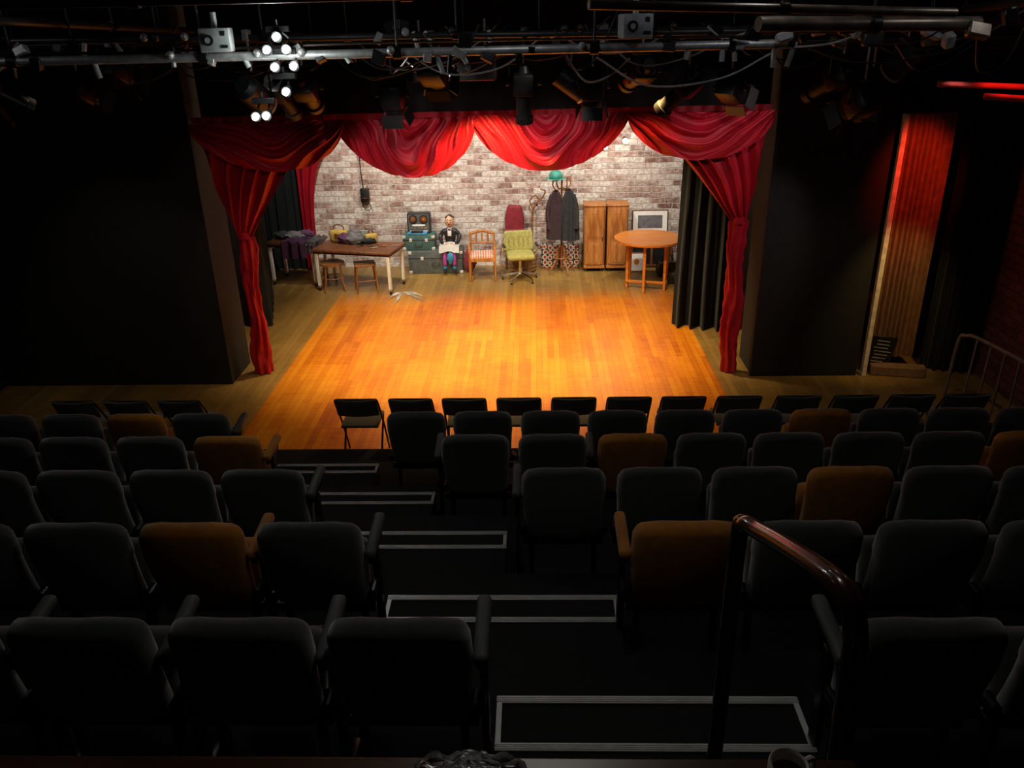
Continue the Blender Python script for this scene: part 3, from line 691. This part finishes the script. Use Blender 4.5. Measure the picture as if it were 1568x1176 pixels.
# ---------------------------------------------------------------- lighting rig
def bar(name,p0,p1,r,m):
    mb=MB(name);p0=Vector(p0);p1=Vector(p1);mb.cyl(p0,p1,r,m,seg=16)
    n=int((p1-p0).length/1.6)
    for i in range(1,n+1):
        q=p0+(p1-p0)*(i/(n+1));mb.cyl(q,(q.x,q.y,ZC),.008,'dpipe');d=(p1-p0).normalized();mb.cyl(q-d*.03,q+d*.03,r*1.35,'blackmetal')
    return mb.done()
bar('lighting_bar',(-6.3,6.0,3.78),(1.75,6.0,3.80),.030,'steel')
bar('lighting_bar',(-6.3,6.5,3.93),(2.3,6.5,3.87),.024,'dpipe')
bar('lighting_bar',(-6.3,8.2,3.72),(5.0,8.2,3.76),.024,'dpipe')
bar('lighting_bar',(-6.3,7.3,3.86),(4.8,7.3,3.90),.024,'dpipe')
bar('lighting_bar',(-6.3,4.6,4.10),(5.0,4.6,4.12),.024,'dpipe')
bar('lighting_bar',(1.35,5.4,3.93),(2.9,5.9,3.90),.045,'bronze')
bar('lighting_bar',(.3,4.9,4.05),(2.6,5.6,3.97),.026,'bronze')
bar('lighting_bar',(3.6,7.0,3.35),(5.1,6.6,3.25),.024,'rpipe')
bar('lighting_bar',(3.4,7.4,3.42),(5.1,7.0,3.35),.024,'rpipe')
bar('lighting_bar',(2.9,2.5,4.12),(3.6,8.8,3.95),.03,'dpipe')
bar('lighting_bar',(-3.6,2.5,4.15),(-3.4,8.8,3.95),.03,'dpipe')
MB('ceiling_beam').box((-.5,3.4,4.22),(11,.12,.16),'dpipe').done()
mb=MB('bar_clamps_and_sockets')
for i in range(130):
    x=random.uniform(-5.5,1.8);y=random.choice([6.0,6.0,6.5,7.3,8.2]);z={6.0:3.81,6.5:3.92,7.3:3.87,8.2:3.73}[y]
    k=random.random()
    if k<.5:mb.box((x,y,z+random.uniform(-.05,.06)),(random.uniform(.04,.10),.06,random.uniform(.04,.09)),random.choice(['blackmetal','steel','blackmetal','dpipe']),rot=(random.uniform(-.4,.4),random.uniform(-.5,.5),0))
    elif k<.8:mb.cyl((x,y,z),(x+random.uniform(-.05,.05),y,z-random.uniform(.06,.16)),.018,random.choice(['blackmetal','steel','greybox']))
    else:mb.sph((x,y-.03,z),.03,random.choice(['greybox','steel','dpipe']),seg=10)
for i in range(26):
    x=random.uniform(1.6,3.2);t_=random.random();y=5.5+t_*1.8;z=3.93-.06*t_+random.uniform(-.12,.08)
    mb.box((x,y,z),(random.uniform(.05,.16),.07,random.uniform(.05,.12)),random.choice(['blackmetal','bronze','dpipe','greybox']),rot=(random.uniform(-.5,.5),random.uniform(-.6,.6),0),bev=.012)
mb.done()
mb=MB('lighting_cables')
for i in range(60):
    x=random.uniform(-5.6,3.6);y=random.uniform(5.8,8.3);z=random.uniform(3.74,3.95);L=random.uniform(.3,1.2);s=random.uniform(.05,.26)
    mb.tube(bez([(x,y,z),(x+L*.3,y+random.uniform(-.1,.1),z-s),(x+L*.7,y,z-s*.8),(x+L,y+random.uniform(-.1,.1),z+random.uniform(-.05,.1))],6),.007,random.choice(['black','black','black','black','dpipe','greybox']),6)
for k in range(5):mb.tube(bez([(-5.8+k*.2,6.0,3.84+.02*k),(-3,6.0+.02*k,3.83),(-1,6.02,3.86),(1.6,6.0,3.85)],10),.008,'black',6)
mb.done()
def profile():
    mb=MB('profile_spotlight')
    mb.box((0,0,0),(.20,.22,.20),'blackmetal',bev=.03,seg=2);mb.cyl((0,.10,0),(0,.36,0),.075,'blackmetal',seg=20);mb.cyl((0,.32,0),(0,.38,0),.09,'blackmetal',seg=20);mb.cyl((0,.375,0),(0,.382,0),.08,'lens',seg=20)
    mb.cyl((0,-.11,0),(0,-.17,0),.07,'blackmetal',.05)
    for k in range(4):mb.box((0,-.06+.04*k,.105),(.14,.012,.02),'dpipe')
    return mb
def fresnel():
    mb=MB('fresnel_spotlight')
    mb.box((0,0,0),(.22,.24,.24),'blackmetal',bev=.04,seg=2);mb.cyl((0,.11,0),(0,.17,0),.095,'blackmetal',seg=20);mb.cyl((0,.165,0),(0,.175,0),.085,'lens',seg=20)
    for k,(sx,sz,w,h) in enumerate(((-1,0,.01,.2),(1,0,.01,.2),(0,1,.2,.01),(0,-1,.2,.01))):
        mb.box((sx*.13,.22,sz*.13),(w,.12,h),'blackmetal',rot=((.35*sz),0,-.35*sx),bev=.001)
    return mb
def par_can():
    mb=MB('par_can')
    mb.cyl((0,-.16,0),(0,.16,0),.10,'dpipe',seg=24);mb.cyl((0,-.20,0),(0,-.16,0),.06,'blackmetal',.10,seg=24);mb.cyl((0,.162,0),(0,.168,0),.088,'lens',seg=24)
    mb.cyl((0,.14,0),(0,.16,0),.106,'steel',seg=24)
    return mb
def lamp(mb,x,y,zbar,z,aim,open_=.17):
    me=mb.mesh();name=mb.name
    e=bpy.data.objects.new(name,None);SC.collection.objects.link(e);e.location=(x,y,z)
    b=place('body',me);b.parent=e
    d=Vector(aim)-Vector((x,y,z));b.rotation_euler=d.to_track_quat('Y','Z').to_euler()
    az=math.atan2(d.y,d.x)-pi/2
    yk=MB('yoke');w=.135
    yk.tube([(-w,0,0),(-w,0,open_),(w,0,open_),(w,0,0)],.010,'blackmetal',6);yk.cyl((-w-.03,0,0),(-w,0,0),.025,'blackmetal');yk.cyl((w,0,0),(w+.03,0,0),.025,'blackmetal')
    yk.cyl((0,0,open_),(0,0,max(zbar-z,open_+.02)),.010,'steel');yk.box((0,0,max(zbar-z,open_+.02)),(.05,.07,.08),'steel',bev=.008)
    o=yk.done();o.parent=e;o.rotation_euler=(0,0,az)
    return e
fx=[(fresnel,-4.35,8.2,3.45,(-3,12,1)),(profile,-2.45,8.2,3.42,(-1.5,12,0)),(profile,-1.95,7.3,3.50,(-2,9,2.6)),(fresnel,-1.35,8.2,3.36,(-1.2,9.3,0)),
(profile,-.10,8.2,3.44,(-.1,9.2,0)),(par_can,.35,8.2,3.42,(1.5,8.4,2.6)),(fresnel,.55,8.2,3.40,(.6,9.3,0)),(profile,1.45,8.2,3.40,(.4,9.0,2.2)),(fresnel,1.85,8.2,3.36,(2.5,9.0,2.8)),
(profile,2.55,7.3,3.50,(1.6,9,2.6)),(fresnel,2.75,7.3,3.30,(2,9,2)),(par_can,3.05,7.3,3.62,(2,9,2)),(fresnel,-3.55,7.3,3.68,(-3.2,9,2.6)),(profile,-4.7,7.3,3.55,(-3,9,2)),
(profile,.9,7.3,3.58,(.5,9,3)),(fresnel,3.15,8.2,3.35,(3.5,9.2,1)),(par_can,-2.12,6.5,3.50,(-1.7,9,2.2)),(fresnel,-.85,7.3,3.62,(-.5,9,2.6)),(profile,-5.3,8.2,3.45,(-5,9,2))]
for f,x,y,z,aim in fx:
    zb={6.5:3.92,7.3:3.88,8.2:3.74}[y];lamp(f(),x,y,zb,z,aim)
for x,z in((-2.13,3.90),(.67,3.93)):
    mb=MB('moving_head_base');mb.box((0,0,0),(.20,.16,.15),'greybox',bev=.01,seg=2);mb.cyl((-.04,-.08,0),(-.04,-.095,0),.035,'black',seg=20);mb.cyl((-.04,-.094,0),(-.04,-.099,0),.018,'greybox');mb.box((.06,-.082,.04),(.03,.006,.03),'black');mb.box((.06,-.082,-.04),(.05,.006,.02),'black')
    mb.cyl((0,0,.07),(0,0,.17),.02,'steel');mb.done((x,5.9,z),.15)
mb=MB('black_projector');mb.box((0,0,0),(.8,.3,.24),'blackmetal',bev=.02,seg=2)
for k in range(5):mb.cyl((-.3+.15*k,-.15,0),(-.3+.15*k,-.17,0),.03,'dpipe')
mb.cyl((-.3,0,.1),(-.3,0,.4),.012,'steel');mb.cyl((.3,0,.1),(.3,0,.4),.012,'steel');mb.done((-.75,8.1,3.60))
def ledlamp(x,y,z,pts):
    mb=MB('led_work_light')
    for dx,dz in pts:
        mb.cyl((dx,.10,dz+.02),(dx,.02,dz),.022,'blackmetal',.036,seg=16);mb.sph((dx,.005,dz),.023,'led',(1,.8,1),seg=12)
        mb.tube([(dx,.08,dz+.02),(dx,.12,dz+.07),(0,.10,.10)],.008,'blackmetal',6)
    mb.box((0,.10,.10),(.16,.05,.04),'blackmetal')
    mb.cyl((0,.10,.10),(0,.08,.16),.01,'blackmetal')
    mb.done((x,y,z))
ledlamp(-1.72,5.85,3.86,[(-.07,-.03),(.005,.05),(.06,-.03)])
ledlamp(-1.70,5.88,3.72,[(-.06,.0),(.07,.005)])
ledlamp(-1.73,5.9,3.56,[(.02,0)])
ledlamp(-1.90,5.9,3.40,[(-.045,0),(.03,.005)])
# ---------------------------------------------------------------- lights
def spot(loc,aim,p,col=(1,.8,.55),ang=70,bl=.6,r=.06):
    l=bpy.data.lights.new('stage_and_fill_light','SPOT');l.energy=p;l.color=col;l.spot_size=math.radians(ang);l.spot_blend=bl;l.shadow_soft_size=r
    o=bpy.data.objects.new('stage_and_fill_light',l);SC.collection.objects.link(o);o.location=loc
    o.rotation_euler=(Vector(aim)-Vector(loc)).to_track_quat('-Z','Y').to_euler();return o
def point(loc,p,col,r=.1):
    l=bpy.data.lights.new('lamp_and_fill_glow','POINT');l.energy=p;l.color=col;l.shadow_soft_size=r
    o=bpy.data.objects.new('lamp_and_fill_glow',l);SC.collection.objects.link(o);o.location=loc
W=(1,.76,.42)
for x in(-2.2,-.6,1.0):spot((x,9.75,3.6),(x*.78,10.6,0),500,W,90,.7)
for x in(-2.9,-1.4,.2,1.8):spot((x,11.9,3.7),(x,14.1,1.6),290,(1,.93,.82),86,.8)
for x in(-2.2,.9):spot((x,10.6,3.7),(x*1.1,13.3,.4),160,(1,.86,.64),60,.8)
for x,y,ax,p in((-3.0,7.4,-1.3,70),(-1.3,7.4,.2,95),(3.4,7.3,1.7,60),(1.6,7.6,.0,20),(.3,7.6,-1.5,25)):spot((x,y,3.75),(ax,9.05,2.70),p,(1,.85,.80),40,.7,.04)
for x,p in((-1.4,45),(.2,50),(1.9,35)):spot((x*.9,6.9,3.5),(x,9.05,2.62),p,(1,.85,.8),34,.7)
spot((-.5,8.4,3.3),(-.5,9.3,0),320,(1,.60,.18),108,.9);spot((1.2,8.3,3.3),(.9,9.3,0),160,(1,.58,.18),98,.9)
spot((-4.4,7.6,3.7),(-4.6,8.4,0),28,(1,.8,.55),80,.9);spot((3.3,7.6,3.7),(3.2,8.5,0),28,(1,.8,.5),70,.9)  # weak fill added to lift the apron floor on both sides
spot((-2.4,6.6,3.5),(-3.2,9.2,1.8),12,(1,.75,.7),50,.8);spot((3.2,7.4,3.5),(2.3,9.2,1.4),50,(1,.78,.8),38,.8)
spot((-3.1,8.0,3.5),(-3.42,9.3,.7),20,(1,.7,.6),36,.8)
spot((4.35,8.1,3.3),(4.15,9.3,2.3),130,(1,.05,.02),48,.8)
spot((4.45,8.1,2.5),(4.12,9.3,.9),70,(1,.62,.2),50,.8)
spot((3.4,7.0,3.7),(4.7,7.2,3.2),40,(1,.06,.03),80,.8)
spot((3.4,7.2,3.6),(4.8,8.0,.4),20,(1,.8,.65),50,.8)  # fill spot added to brighten the stair railing
point((-1.66,5.70,3.80),7,(.9,1,.94),.08);point((-1.9,5.75,3.36),1,(.9,1,.94),.05)
for x in(-4.6,-.2,1.5,3.2):point((x,5.4,4.45),3.6,(.95,.97,1),.1)  # bare fill points added under the ceiling to brighten the rig
spot((0,2.4,4.62),(0,2.8,1),19,(1,.94,.84),155,.8,.25)  # overhead fill added for seat rims and handrail, not a stage fixture
w=bpy.data.worlds.new('w');SC.world=w;w.use_nodes=True;w.node_tree.nodes['Background'].inputs[0].default_value=(.5,.6,.7,1);w.node_tree.nodes['Background'].inputs[1].default_value=.004
# ---------------------------------------------------------------- camera
cam=bpy.data.cameras.new('camera');c=bpy.data.objects.new('camera',cam);SC.collection.objects.link(c);cam.lens=28.7;cam.clip_start=.05
Rm=Matrix.Rotation(math.radians(1.9),4,'Z')@Matrix.Rotation(math.radians(66),4,'X')@Matrix.Rotation(math.radians(-1.26),4,'Z')
c.matrix_world=Matrix.Translation((0,0,3.98))@Rm
SC.camera=c
